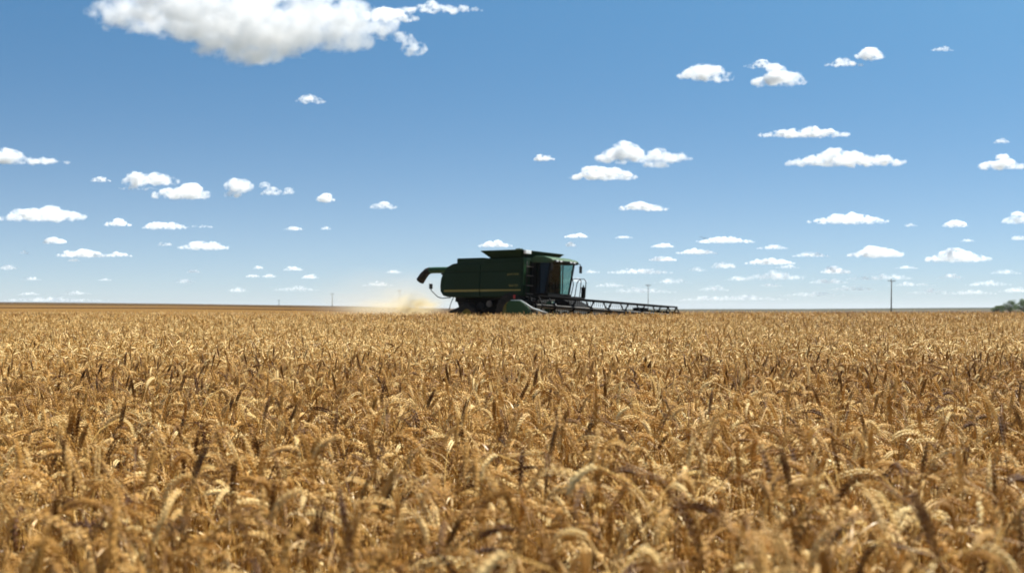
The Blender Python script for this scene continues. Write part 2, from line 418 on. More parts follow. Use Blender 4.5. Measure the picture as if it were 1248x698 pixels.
near = np.clip((Y - 1.0) / 2.5, .0, 1)
SC = 1 + wob * (.4 + .6 * near) + rng.normal(0, .03, len(X)) * (.5 + .5 * near)
me = bpy.data.meshes.new('wheat_crop'); me.vertices.add(len(X))
me.vertices.foreach_set('co', np.stack([X, Y, Z], 1).astype(np.float32).ravel())
a = me.attributes.new('idx', 'INT', 'POINT'); a.data.foreach_set('value', I.astype(np.int32))
a = me.attributes.new('scl', 'FLOAT', 'POINT'); a.data.foreach_set('value', SC.astype(np.float32))
rot = np.stack([rng.normal(0, .10, len(X)), rng.normal(.03, .10, len(X)), rng.uniform(0, 2 * math.pi, len(X))], 1)
a = me.attributes.new('rot', 'FLOAT_VECTOR', 'POINT'); a.data.foreach_set('vector', rot.astype(np.float32).ravel())
wo = tag(link(bpy.data.objects.new('wheat_crop', me)), 'ripe golden wheat with nodding bearded ears filling the field', None, None, 'stuff')
ng = bpy.data.node_groups.new('sow_wheat', 'GeometryNodeTree')
ng.interface.new_socket('Geometry', in_out='INPUT', socket_type='NodeSocketGeometry'); ng.interface.new_socket('Geometry', in_out='OUTPUT', socket_type='NodeSocketGeometry')
N = ng.nodes; gi = N.new('NodeGroupInput'); go = N.new('NodeGroupOutput'); iop = N.new('GeometryNodeInstanceOnPoints'); ci = N.new('GeometryNodeCollectionInfo')
ci.inputs['Collection'].default_value = protos; ci.inputs['Separate Children'].default_value = True; ci.inputs['Reset Children'].default_value = True
def attr(name, t):
    q = N.new('GeometryNodeInputNamedAttribute'); q.data_type = t; q.inputs['Name'].default_value = name; return q.outputs['Attribute']
ng.links.new(gi.outputs[0], iop.inputs['Points']); ng.links.new(ci.outputs[0], iop.inputs['Instance']); iop.inputs['Pick Instance'].default_value = True
ng.links.new(attr('idx', 'INT'), iop.inputs['Instance Index']); ng.links.new(attr('rot', 'FLOAT_VECTOR'), iop.inputs['Rotation']); ng.links.new(attr('scl', 'FLOAT'), iop.inputs['Scale'])
ng.links.new(iop.outputs[0], go.inputs[0])
wo.modifiers.new('sow', 'NODES').node_group = ng
print('wheat instances', len(X))

# ------------------------------------------------------------------ clouds
def cloud_mat(name, dens, nscale, thr, fmul, soft=.3):
    m, n, b, out = new_mat(name); n.nodes.remove(b)
    pv = n.nodes.new('ShaderNodeVolumePrincipled'); pv.inputs['Color'].default_value = (1, 1, 1, 1); pv.inputs['Anisotropy'].default_value = 0; pv.inputs['Density Attribute'].default_value = ''
    at = n.nodes.new('ShaderNodeAttribute'); at.attribute_name = 'density'
    tc = n.nodes.new('ShaderNodeTexCoord'); nz = n.nodes.new('ShaderNodeTexNoise'); nz.inputs['Scale'].default_value = nscale; nz.inputs['Detail'].default_value = 7; nz.inputs['Roughness'].default_value = .55
    oi = n.nodes.new('ShaderNodeObjectInfo'); cmb = n.nodes.new('ShaderNodeVectorMath'); cmb.operation = 'ADD'
    sc_ = n.nodes.new('ShaderNodeMath'); sc_.operation = 'MULTIPLY'; sc_.inputs[1].default_value = 50; n.links.new(oi.outputs['Random'], sc_.inputs[0])
    n.links.new(tc.outputs['Object'], cmb.inputs[0]); n.links.new(sc_.outputs[0], cmb.inputs[1]); n.links.new(cmb.outputs[0], nz.inputs['Vector'])
    m1 = n.nodes.new('ShaderNodeMath'); m1.operation = 'MULTIPLY_ADD'; n.links.new(nz.outputs[0], m1.inputs[0]); m1.inputs[1].default_value = -fmul; m1.inputs[2].default_value = thr
    a_ = n.nodes.new('ShaderNodeMath'); a_.operation = 'ADD'; n.links.new(at.outputs['Fac'], a_.inputs[0]); n.links.new(m1.outputs[0], a_.inputs[1])
    mr = n.nodes.new('ShaderNodeMapRange'); mr.inputs['From Max'].default_value = soft; mr.inputs['To Max'].default_value = dens
    g1 = n.nodes.new('ShaderNodeMath'); g1.operation = 'MULTIPLY'; g1.inputs[1].default_value = 2.2; n.links.new(at.outputs['Fac'], g1.inputs[0])
    g2 = n.nodes.new('ShaderNodeMath'); g2.operation = 'MINIMUM'; n.links.new(a_.outputs[0], g2.inputs[0]); n.links.new(g1.outputs[0], g2.inputs[1])
    n.links.new(g2.outputs[0], mr.inputs['Value']); n.links.new(mr.outputs[0], pv.inputs['Density']); n.links.new(pv.outputs[0], out.inputs['Volume'])
    return m
CM = {1: cloud_mat('dense_cloud', 9, 2.5, .68, 1.75, .55), 2: cloud_mat('thin_cloud', 4, 2.4, .62, 1.7, .55), 3: cloud_mat('faint_cloud', 2.0, 2.1, .52, 1.5, .5), 4: cloud_mat('great_cloud', 4.6, 3.2, 1.06, 2.15, .6)}
def px(X_, Y_, D): return Vector(((X_ - 624) / F * D, D, EYE + (HZ - Y_) / F * D))
def cloud(lobes, kind, seed, D, band=.25, voxel=.035, depthf=1.0):
    """lobes: ellipses (cx, cy, w, h) in degrees of view turned into metres at distance D; flat-based heap of puffs"""
    rnd = random.Random(seed); bm = bmesh.new(); cx = sum(l[0] for l in lobes) / len(lobes); cyy = sum(l[1] for l in lobes) / len(lobes)
    h0 = max(l[3] for l in lobes)
    for (lx_, ly_, lw, lh) in lobes:
        ox, oz = (lx_ - cx) / h0, -(ly_ - cyy) / h0; W_, H_ = lw / h0, lh / h0
        nb = max(5, int(W_ / H_ * 4.2)); dep = min(W_ * .5, H_ * 1.8) * depthf
        for i in range(nb):
            u = (i + .5 + rnd.uniform(-.3, .3)) / nb * 2 - 1; e = max(.18, 1 - abs(u) ** 2.2) * rnd.uniform(.7, 1.05)
            for q in range(2):
                r = H_ * (.27 + .17 * rnd.random()) * (.4 + .6 * e)
                z = -H_ / 2 + r * .75 + q * rnd.random() * max(0, H_ * e - 1.8 * r)
                mt = Matrix.Translation((ox + u * (W_ / 2 - r * 1.2), rnd.uniform(-.5, .5) * dep * e, oz + z)) @ Matrix.Diagonal((1.8, 1.6, .95, 1))
                bmesh.ops.create_icosphere(bm, subdivisions=2, radius=r, matrix=mt)
    me = bpy.data.meshes.new('cloud_heap'); bm.to_mesh(me); bm.free()
    src = bpy.data.objects.new('cloud_heap', me)
    h = h0 / F * D
    vol = bpy.data.volumes.new('clouds'); o = link(bpy.data.objects.new('clouds', vol))
    vol.materials.append(CM[kind])
    o.location = px(cx, cyy, D); o.scale = (h, h, h)
    src.location = o.location; src.scale = o.scale
    md = o.modifiers.new('vapour', 'MESH_TO_VOLUME'); md.object = src; md.density = 1.0
    md.resolution_mode = 'VOXEL_SIZE'; md.voxel_size = voxel; md.interior_band_width = band
    tag(o, kind='stuff'); return o
def CDIST(y): return min(9000, 620 / max(.03, (HZ - y) / F))
CL = [
    ([(240, 5, 250, 60), (310, 20, 210, 60), (302, 46, 150, 44), (300, 62, 60, 30), (400, 8, 180, 60), (370, 42, 120, 32), (424, 36, 64, 46), (300, -35, 440, 50), (155, 4, 110, 32)], 4),
    ([(462, 36, 34, 24), (488, 40, 48, 20), (504, 54, 18, 26)], 2), ([(475, 12, 80, 26), (535, 6, 110, 16)], 1),
    ([(378, 118, 40, 15)], 2), ([(663, 190, 27, 11)], 1),
    ([(860, 82, 74, 28), (875, 92, 40, 14)], 1), ([(928, 76, 46, 12)], 2), ([(950, 90, 74, 30)], 1),
    ([(1062, 62, 40, 20), (1030, 74, 50, 12)], 1), ([(1150, 58, 30, 7)], 3), ([(980, 158, 114, 18)], 1), ([(1030, 189, 150, 26)], 1),
    ([(1222, 196, 64, 20)], 1), ([(1222, 170, 22, 9)], 3),
    ([(760, 183, 74, 30), (808, 186, 76, 22), (800, 197, 36, 14)], 1), ([(735, 208, 88, 22)], 1), ([(785, 249, 66, 15)], 1),
    ([(8, 184, 52, 30), (45, 194, 86, 12)], 1), ([(52, 257, 114, 24)], 1), ([(182, 214, 80, 22), (165, 227, 60, 9)], 1), ([(222, 230, 82, 24)], 1),
    ([(290, 222, 34, 24), (282, 234, 26, 14)], 1), ([(322, 223, 16, 12), (332, 231, 34, 14), (353, 232, 24, 9)], 2), ([(396, 239, 25, 14)], 1), ([(466, 249, 42, 11)], 2), ([(122, 217, 26, 9)], 2),
    ([(143, 270, 36, 11)], 1), ([(200, 272, 56, 14), (245, 275, 40, 5)], 1), ([(358, 277, 26, 7)], 2), ([(397, 277, 14, 6)], 2), ([(66, 291, 34, 11)], 1),
    ([(100, 307, 66, 12), (145, 309, 34, 8)], 1), ([(248, 297, 66, 14), (200, 296, 20, 7)], 1), ([(604, 296, 44, 10)], 1), ([(703, 286, 32, 7)], 1), ([(696, 297, 15, 7)], 1), ([(760, 288, 24, 5)], 2),
    ([(884, 291, 74, 10)], 1), ([(808, 298, 30, 7)], 1), ([(808, 314, 36, 8)], 1), ([(850, 305, 52, 9)], 1), ([(882, 321, 34, 12)], 2), ([(938, 317, 62, 10)], 1), ([(941, 300, 40, 7)], 2),
    ([(988, 309, 46, 8)], 2), ([(1035, 264, 104, 17)], 1), ([(1068, 304, 72, 18)], 1), ([(1019, 327, 40, 13)], 1), ([(1165, 271, 34, 11)], 1), ([(1167, 309, 86, 20)], 1), ([(1238, 264, 36, 18)], 1), ([(1242, 288, 20, 9)], 2),
    ([(780, 329, 82, 9)], 2), ([(945, 334, 96, 14)], 2), ([(1112, 345, 60, 7)], 3), ([(1160, 336, 40, 8)], 3), ([(1055, 337, 50, 9)], 3), ([(870, 350, 40, 9)], 3), ([(940, 346, 30, 7)], 3), ([(1040, 350, 60, 8)], 3),
    ([(10, 324, 24, 9)], 2), ([(38, 339, 26, 5)], 3), ([(236, 330, 18, 5)], 2), ([(226, 341, 26, 8)], 3), ([(308, 335, 18, 6)], 2), ([(328, 335, 18, 6)], 2), ([(357, 326, 26, 8)], 2), ([(378, 336, 24, 7)], 2), ([(315, 325, 14, 5)], 2),
    ([(128, 340, 20, 4)], 3), ([(90, 316, 16, 5)], 3), ([(30, 307, 14, 5)], 3), ([(92, 356, 40, 6)], 3), ([(35, 357, 30, 5)], 3), ([(290, 352, 30, 8)], 3), ([(360, 350, 60, 9)], 3), ([(460, 345, 40, 8)], 3), ([(480, 330, 22, 6)], 3),
    ([(1085, 336, 60, 10)], 3), ([(1205, 344, 60, 9)], 3), ([(1010, 341, 50, 9)], 3), ([(900, 338, 36, 8)], 3), ([(820, 341, 50, 9)], 3), ([(850, 327, 26, 7)], 3), ([(722, 330, 24, 6)], 3), ([(745, 346, 40, 7)], 3), ([(1135, 354, 60, 8)], 3), ([(990, 357, 80, 8)], 3), ([(960, 324, 30, 6)], 3), ([(1240, 352, 50, 9)], 3), ([(860, 363, 80, 7)], 3), ([(60, 364, 150, 7)], 3),
    ([(1180, 292, 20, 5)], 3), ([(1110, 273, 18, 6)], 3), ([(1105, 325, 30, 5)], 3), ([(1225, 330, 40, 8)], 3), ([(700, 340, 40, 8)], 3), ([(780, 352, 90, 10)], 3), ([(905, 362, 120, 8)], 3), ([(1180, 355, 70, 8)], 3),
]
for i, (lb, k) in enumerate(CL):
    yb = max(l[1] for l in lb); D = max(3000 if i == 0 else 3500, CDIST(yb))
    cloud(lb, k, i + 3, D, voxel=.05 if i == 0 else .05, band=.3 if i == 0 else .25, depthf=1.6 if i == 0 else 1)

# ------------------------------------------------------------------ the combine harvester
root = empty('combine_harvester', CORG, (0, 0, HEAD))
ROLL = R(-2.5)   # the left side sits lower
root.rotation_euler = (Matrix.Rotation(HEAD, 3, 'Z') @ Matrix.Rotation(ROLL, 3, 'X')).to_euler()
tag(root, 'green combine harvester with wide reel header cutting the wheat', 'combine harvester')

hood = [(.42, 1.50), (.16, 1.56), (.03, 1.74), (.0, 2.0), (.04, 2.35), (.18, 2.66), (.42, 2.90), (.72, 3.02), (.96, 3.05), (5.0, 3.05), (5.0, 1.52), (3.6, 1.46), (1.4, 1.46)]
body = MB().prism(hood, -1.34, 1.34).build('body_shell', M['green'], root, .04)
# raised engine cover, then the side shields standing proud with shut lines between them
MB().box((1.78, 0, 3.10), (1.62, 2.62, .34)).box((3.8, 0, 3.10), (2.38, 2.70, .20)).build('engine_cover', M['green'], root, .03)
for s in (-1, 1):
    rear = [(.47, 1.53), (.20, 1.59), (.07, 1.76), (.04, 2.0), (.08, 2.34), (.21, 2.60), (2.47, 2.60), (2.47, 1.50), (1.4, 1.50)]
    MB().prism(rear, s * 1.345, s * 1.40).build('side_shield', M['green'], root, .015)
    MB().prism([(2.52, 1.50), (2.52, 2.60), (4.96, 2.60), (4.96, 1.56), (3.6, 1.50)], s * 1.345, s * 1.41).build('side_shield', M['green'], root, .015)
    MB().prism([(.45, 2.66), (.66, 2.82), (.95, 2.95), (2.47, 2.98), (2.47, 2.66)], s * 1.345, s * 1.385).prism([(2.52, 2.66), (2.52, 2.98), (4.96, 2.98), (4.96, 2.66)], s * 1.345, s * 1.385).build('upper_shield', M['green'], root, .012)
    MB().prism([(.30, 1.72), (.30, 1.82), (2.46, 1.82), (2.46, 1.72)], s * 1.402, s * 1.412).prism([(2.53, 1.72), (2.53, 1.82), (4.92, 1.80), (4.92, 1.74)], s * 1.412, s * 1.42).build('yellow_stripe', M['yellow'], root)
MB().prism([(.02, 2.02), (.06, 2.32), (.15, 2.5), (.13, 2.5), (.03, 2.32), (.0, 2.02)], -.9, .9).build('rear_grille', M['dark'], root)
# writing on the right shield
def lettering(name, txt, size, x, z, y, mat, parent):
    cu = bpy.data.curves.new('lettering', 'FONT'); cu.body = txt; cu.size = size; cu.extrude = .003; cu.align_x = 'LEFT'
    tmp = bpy.data.objects.new('tmp', cu); me = bpy.data.meshes.new_from_object(tmp); bpy.data.objects.remove(tmp)
    me.materials.clear(); me.materials.append(mat); o = link(bpy.data.objects.new(name, me)); o.parent = parent
    o.location = (x, y, z); o.rotation_euler = (R(90), 0, 0); return o
lettering('lettering', 'JOHN DEERE', .12, 4.12, 2.44, -1.415, M['faded'], root)
lettering('lettering', '9650 STS', .14, 4.22, 1.93, -1.415, M['faded'], root)
# chassis, sieve box, straw chopper
MB().box((3.4, 0, 1.25), (3.6, 1.9, .62)).prism([(1.0, 1.5), (1.5, .95), (2.2, .75), (5.2, .75), (5.2, 1.5)], -.95, .95).box((3.0, 0, .72), (4.2, .35, .25)).build('chassis', M['black'], root, .02)
MB().prism([(.55, 1.48), (1.3, 1.48), (1.35, 1.0), (.95, .86), (.12, .78), (.10, .84), (.75, 1.05)], -.85, .85).build('straw_chopper', M['dark'], root, .01)
MB().tube([(.60, -1.05, 1.52), (.42, -1.05, 1.2), (.32, -1.05, .88)], .018).build('chopper_stay', M['dark'], root)
MB().tube([(.60, 1.05, 1.52), (.42, 1.05, 1.2), (.32, 1.05, .88)], .018).build('chopper_stay', M['dark'], root)
MB().box((1.05, -1.1, 1.38), (.5, .12, .22)).box((1.42, -1.05, 1.22), (.25, .12, .3)).build('rear_frame', M['black'], root, .01)
# marker lamp on its bent arm
arm = MB().tube([(.75, -1.42, 1.46), (.2, -1.42, 1.43), (-.08, -1.42, 1.50), (-.50, -1.42, 1.80), (-.53, -1.42, 1.88)], .022).build('marker_arm', M['dark'], root)
MB().box((-.53, -1.42, 1.99), (.06, .20, .24)).build('marker_lamp', M['dark'], arm, .02)
MB().box((-.565, -1.42, 2.0), (.012, .14, .17)).build('reflector', M['red'], arm)
arm = MB().tube([(.75, 1.42, 1.46), (.2, 1.42, 1.43), (-.08, 1.42, 1.50), (-.50, 1.42, 1.80), (-.53, 1.42, 1.88)], .022).build('marker_arm', M['dark'], root)
MB().box((-.53, 1.42, 1.99), (.06, .20, .24)).build('marker_lamp', M['dark'], arm, .02)

def wheel(x, y, r, wd, lugs, rim_r):
    c = (x, y, r); s = -1 if y < 0 else 1; h = wd / 2
    t = MB().lathe_y([(rim_r, -h * .82), (r * .80, -h), (r * .93, -h * .92), (r * .965, -h * .6), (r * .975, 0), (r * .965, h * .6), (r * .93, h * .92), (r * .80, h), (rim_r, h * .82)], c, 48)
    for k in range(lugs):
        for q in (-1, 1):
            a = 2 * math.pi * (k + (.5 if q > 0 else 0)) / lugs
            d = Vector((math.cos(a), 0, math.sin(a))); tg = Vector((-math.sin(a), 0, math.cos(a)))
            p0 = Vector(c) + d * (r * .965) + Vector((0, q * h * .05, 0)) + tg * .06; p1 = Vector(c) + d * (r * .965) + Vector((0, q * h * .95, 0)) - tg * .06
            v = p1 - p0; m3 = Matrix((v.normalized(), d.cross(v.normalized()), d)).transposed()
            t.box((p0 + p1) / 2, (v.length, r * .055, r * .075), m3)
    w_ = empty('wheel', (0, 0, 0)); w_.parent = root
    t.build('tyre', M['rubber'], w_)
    rm = MB().lathe_y([(.01, s * h * .15), (rim_r * .35, s * h * .15), (rim_r * .42, s * h * .3), (rim_r * .85, s * h * .25), (rim_r * .98, s * h * .7), (rim_r * 1.02, s * h * .84)], c, 32)
    rm.lathe_y([(.01, s * h * .5), (rim_r * .22, s * h * .5), (rim_r * .24, s * h * .15)], c, 20)
    rm.build('rim', M['faded'], w_)
for s in (-1, 1):
    wheel(4.35, s * 1.22, .84, .52, 22, .42)
    wheel(1.62, s * 1.12, .62, .36, 18, .32)
MB().bar((4.35, -1.0, .84), (4.35, 1.0, .84), .22).build('front_axle', M['dark'], root)
MB().bar((1.62, -1.0, .62), (1.62, 1.0, .62), .16).build('rear_axle', M['dark'], root)
pl = MB().lathe_y([(.01, -.06), (.06, -.06), (.08, -.03), (.10, -.03), (.14, -.05), (.15, 0), (.14, .05), (.01, .05)], (2.85, -1.12, 1.18), 24).build('belt_pulley', M['steel'], root)
MB().lathe_y([(.01, -.05), (.2, -.05), (.22, 0), (.2, .05), (.01, .05)], (2.2, -1.0, 1.05), 24).build('belt_pulley', M['dark'], root)
MB().tube([(2.85, -1.12, 1.33), (3.9, -1.12, 1.5)], .015).tube([(2.85, -1.12, 1.03), (2.2, -1.05, .84)], .015).build('drive_belt', M['rubber'], root)

# grain tank with flared extension, heap of grain and auger tip
MB().box((3.8, 0, 3.20), (2.0, 2.3, .12)).build('grain_tank', M['green'], root, .02)
zi, zo = 3.16, 3.53
inn = [(3.02, -1.12), (4.66, -1.12), (4.66, 1.12), (3.02, 1.12)]; outr = [(2.62, -1.52), (4.98, -1.52), (4.98, 1.52), (2.62, 1.52)]
ext = MB()
for k in range(4):
    a0, a1, b0, b1 = inn[k], inn[(k + 1) % 4], outr[k], outr[(k + 1) % 4]
    nrm = (Vector((b0[0] + b1[0], b0[1] + b1[1], 0)) - Vector((a0[0] + a1[0], a0[1] + a1[1], 0))).normalized() * .02; up_ = Vector((0, 0, .02))
    q = [Vector((*a0, zi)), Vector((*a1, zi)), Vector((*b1, zo)), Vector((*b0, zo))]
    ext.add(q + [p + up_ - nrm * .5 for p in q], [(0, 1, 2, 3), (7, 6, 5, 4), (0, 4, 5, 1), (1, 5, 6, 2), (2, 6, 7, 3), (3, 7, 4, 0)])
exo = ext.build('tank_extension', M['green'], root)
rimb = MB()
for k in range(4):
    b0, b1 = outr[k], outr[(k + 1) % 4]; rimb.tube([(*b0, zo + .015), (*b1, zo + .015)], .022, 6)
rimb.build('rim_tube', M['green'], exo)
gh = MB(); ring = []
vs = [(3.72, 0, 3.64)]; fs = []
for j, (t, z) in enumerate([(.25, 3.60), (.5, 3.52), (.75, 3.43), (1.0, 3.32)]):
    for k in range(28):
        a = 2 * math.pi * k / 28; vs.append((3.75 + 1.05 * t * math.cos(a), 1.3 * t * math.sin(a), z + noise.noise(Vector((math.cos(a) * t * 3, math.sin(a) * t * 3, 1))) * .03))
for k in range(28):
    fs.append((0, 1 + k, 1 + (k + 1) % 28))
    for j in range(3): fs.append((1 + j * 28 + k, 1 + (j + 1) * 28 + k, 1 + (j + 1) * 28 + (k + 1) % 28, 1 + j * 28 + (k + 1) % 28))
heap = MB().add(vs, fs, True).build('grain_heap', M['grain'], None)
heap.matrix_world = Matrix.Translation(CORG) @ root.rotation_euler.to_matrix().to_4x4()
tag(heap, 'pale heap of wheat grain just showing above the tank rim', 'grain')
MB().tube([(3.4, .0, 3.3), (3.62, .0, 3.56), (3.60, .0, 3.70)], .10, 10).box((3.60, 0, 3.72), (.26, .22, .06)).build('filling_auger', M['roof'], root)

# unloading auger folded back along the left side
au = MB().tube([(4.3, 1.32, 2.70), (3.9, 1.32, 2.92), (-2.95, 1.28, 2.96), (-3.2, 1.28, 2.95)], .155, 16).build('unloading_auger', M['green2'], root)
MB().tube([(-3.15, 1.28, 2.96), (-3.36, 1.28, 2.90), (-3.58, 1.28, 2.72), (-3.82, 1.28, 2.44)], [.165, .18, .20, .21], 16).build('spout', M['rubber'], au)
MB().box((-2.3, 1.28, 2.77), (.12, .12, .10)).build('work_lamp', M['dark'], au, .01)
MB().box((-.9, 1.28, 2.72), (.06, .1, .25)).bar((-.9, 1.28, 2.65), (.3, 1.2, 2.6), .05).build('auger_cradle', M['dark'], au)

# front wall of the body, service ladder and work lamp at the right front corner
MB().box((5.02, -1.30, 2.6), (.05, .14, 1.2)).build('corner_panel', M['green2'], root, .01)
MB().box((5.10, -1.22, 3.46), (.12, .40, .16)).build('front_work_lamp', M['lamp'], root, .02)
MB().box((5.04, -1.22, 3.32), (.05, .05, .2)).build('lamp_bracket', M['dark'], root)
lad = MB()
for y in (-1.30, -.92): lad.tube([(5.16, y, 1.5), (5.16, y, 3.05)], .02, 6)
lad.build('ladder_rail', M['dark'], root)
for z in (1.62, 1.98, 2.42, 2.82): MB().box((5.17, -1.11, z), (.10, .40, .035)).build('ladder_rung', M['steel'], root)

# cab
CX0, CX1, CW, CZ0, CZ1 = 5.35, 6.75, .84, 1.62, 3.10
cabp = empty('cab', (.70, 0, 0)); cabp.scale = (.8, 1, 1); cabp.parent = root
MB().box(((CX0 + CX1) / 2 - .05, 0, CZ0 - .05), (CX1 - CX0 - .1, CW * 2, .14)).box((5.28, 0, 1.9), (.14, 1.6, .7)).box((5.15, 0, 1.7), (.4, 1.4, .5)).build('cab_floor', M['black'], cabp, .02)
MB().box((5.56, 0, 2.33), (.42, CW * 2 + .03, 1.38)).build('rear_wall', M['black'], cabp, .02)
roofp = [(5.45, 3.10), (5.50, 3.22), (5.8, 3.31), (6.4, 3.29), (6.92, 3.18), (7.02, 3.12), (7.0, 3.02), (6.85, 3.0), (5.48, 3.02)]
rf = MB().prism(roofp, -.96, .96).build('cab_roof', M['roof'], cabp, .05)
MB().prism([(7.0, 3.03), (7.035, 3.04), (7.035, 3.11), (7.0, 3.12)], -.85, .85).prism([(6.0, 3.0), (6.0, 3.035), (6.98, 3.035), (6.98, 3.0)], -.9, .9).build('roof_visor', M['black'], rf)
for y in (-.62, -.36, .36, .62): MB().box((7.04, y, 3.075), (.03, .16, .055)).build('work_lamp', M['lamp'], rf, .01)
pil = [((5.40, -CW, CZ0), (5.40, -CW, CZ1), .09), ((5.40, CW, CZ0), (5.40, CW, CZ1), .09), ((6.45, -CW, CZ0), (6.80, -CW, CZ1), .07), ((6.45, CW, CZ0), (6.80, CW, CZ1), .07), ((6.0, -CW, CZ0), (6.0, -CW, CZ1), .05), ((6.0, CW, CZ0), (6.0, CW, CZ1), .04)]
for a, b_, t in pil: MB().bar(a, b_, t).build('pillar', M['black'], cabp)
for y in (-CW, CW):
    MB().prism([(5.46, CZ0 + .05), (6.43, CZ0 + .05), (6.75, 3.02), (5.46, 3.02)], y - .006, y + .006).build('side_window', M['glass_dark'] if y < 0 else M['glass'], cabp)
ws = MB()
nw = 8
vsw = []
for j in range(nw + 1):
    y = -CW + .04 + (2 * CW - .08) * j / nw; bow = .10 * (1 - (y / CW) ** 2)
    for (x, z) in ((6.47, CZ0 + .05), (6.62, 2.4), (6.78, 3.03)): vsw.append((x + bow, y, z))
fsw = [(3 * j + k, 3 * j + k + 1, 3 * j + k + 4, 3 * j + k + 3) for j in range(nw) for k in range(2)]
ws.add(vsw + [(x - .008, y, z) for x, y, z in vsw], fsw + [tuple(i + len(vsw) for i in f) for f in fsw], True).build('windscreen', M['glass'], cabp)
MB().tube([(6.72, .1, 3.0), (6.70, -.05, 2.6), (6.64, -.28, 2.2)], .012, 6).build('wiper', M['black'], cabp)
MB().prism([(6.40, CZ0 - .1), (6.62, CZ0 - .08), (6.62, CZ0 + .05), (6.40, CZ0 + .05)], -CW, CW).build('cab_sill', M['black'], cabp)
st = MB().box((5.98, .0, 2.02), (.46, .5, .14)).box((5.80, .0, 2.36), (.13, .46, .62), Matrix.Rotation(R(-8), 3, 'Y')).box((5.77, 0, 2.72), (.1, .26, .16)).box((5.8, 0, 1.82), (.3, .3, .3)).box((5.85, -.32, 2.2), (.4, .09, .06)).build('driver_seat', M['seat'], cabp, .04)
stw = MB().tube([(6.45, .0, 1.7), (6.32, .0, 2.2), (6.26, .0, 2.32)], .035, 8)
ringp = [Vector((6.26 + .19 * math.cos(a) * .55, .19 * math.sin(a), 2.34 + .19 * math.cos(a) * .6)) for a in [2 * math.pi * k / 20 for k in range(21)]]
stw.tube(ringp, .016, 6).tube([(6.26 - .1, 0, 2.23), (6.26 + .1, 0, 2.45)], .012, 6).tube([(6.26, -.18, 2.34), (6.26, .18, 2.34)], .012, 6)
stw.build('steering_wheel', M['black'], cabp)
MB().tube([(6.35, -.45, 1.7), (6.35, -.45, 2.55)], .015, 6).box((6.36, -.45, 2.62), (.05, .2, .16)).build('monitor', M['black'], cabp)
# mirrors
for s in (-1, 1):
    mo = MB().tube([(6.9, s * .90, 3.06), (7.05, s * 1.04, 3.03), (7.06, s * 1.05, 2.95)], .018, 6).build('mirror_arm', M['black'], cabp)
    MB().box((7.06, s * 1.05, 2.80), (.05, .18, .32)).build('mirror', M['black'], mo, .02)
# left platform, guard rails, steps
plat = empty('access_platform', (-.66, 0, 0)); plat.parent = root
MB().box((6.15, 1.28, 1.56), (1.35, .78, .06)).box((6.2, 1.15, 1.42), (1.0, .4, .2)).build('platform', M['dark'], plat)
gr = MB().tube([(6.55, 1.62, 1.58), (6.62, 1.62, 2.30), (6.58, 1.60, 2.42), (6.30, 1.60, 2.44), (6.1, 1.62, 2.40), (6.02, 1.62, 2.2), (5.95, 1.62, 1.58)], .02, 6)
gr.tube([(6.78, .95, 1.55), (6.86, 1.0, 2.2), (6.95, 1.08, 2.38), (6.98, 1.35, 2.40), (6.95, 1.55, 2.30), (6.86, 1.62, 1.58)], .02, 6)
gr.tube([(6.60, .90, 1.6), (6.72, .92, 2.1), (6.60, .90, 2.75)], .02, 6)
gr.build('guard_rail', M['dark'], plat)
MB().box((6.80, 1.56, 1.80), (.14, .14, .5)).tube([(6.80, 1.56, 2.05), (6.80, 1.56, 2.14)], .03, 8).build('fire_extinguisher', M['black'], plat, .03)
for k in range(4): MB().box((6.6 + .08 * k, 1.78, 1.25 - .3 * k), (.2, .42, .04)).build('step', M['dark'], plat)

# feeder house
MB().prism([(5.2, 1.55), (6.4, 1.50), (7.75, .95), (7.75, .30), (5.2, .85)], -.62, .62).build('feeder_house', M['black'], root, .02)
ff = MB()
for a, b_ in (((5.3, -.70, 1.35), (7.6, -.70, .75)), ((5.3, -.72, 1.05), (7.5, -.72, .62)), ((5.2, -1.0, 1.28), (6.6, -1.1, 1.32)), ((5.1, -1.25, 1.5), (7.0, -1.2, 1.02)), ((5.4, -1.3, 1.15), (7.2, -1.5, .95))): ff.tube([a, b_], .028, 6)
ff.build('hydraulic_pipe', M['steel'], root)
orl = MB().box((4.62, -1.46, 1.47), (.12, .06, .16)).build('side_reflector', M['red'], root, .01)

# header: level with the machine, eleven metres wide
hd = empty('header', (0, 0, 0)); hd.parent = root
HW = 5.3
MB().prism([(7.70, .25), (7.78, .22), (8.0, .14), (9.0, .12), (9.0, .16), (8.05, .20), (7.86, .34), (7.82, .98), (7.72, .98)], -HW, HW).build('back_sheet', M['steel'], hd)
MB().bar((7.70, -HW, 1.0), (7.70, HW, 1.0), .13).bar((7.62, -HW, .35), (7.62, HW, .35), .14).build('top_beam', M['dark'], hd)
axg = MB().tube([(8.22, -HW + .1, .48), (8.22, HW - .1, .48)], .16, 16)
for s in (-1, 1):
    nseg = 9 * 14; vs = []
    for i in range(nseg + 1):
        a = 2 * math.pi * i / 14 * s; y = s * (.55 + (HW - .75) * i / nseg)
        for r in (.15, .31): vs.append((8.22 + r * math.cos(a), y, .48 + r * math.sin(a)))
    axg.add(vs, [(2 * i, 2 * i + 1, 2 * i + 3, 2 * i + 2) for i in range(nseg)])
axg.build('cross_auger', M['steel'], hd)
kb = MB()
for k in range(140):
    y = -HW + .06 + k * (2 * HW - .12) / 139; kb.prism([(8.98, .13), (9.13, .145), (8.98, .17)], y - .012, y + .012)
kb.bar((8.98, -HW, .14), (8.98, HW, .14), .04).build('knife_bar', M['dark'], hd)
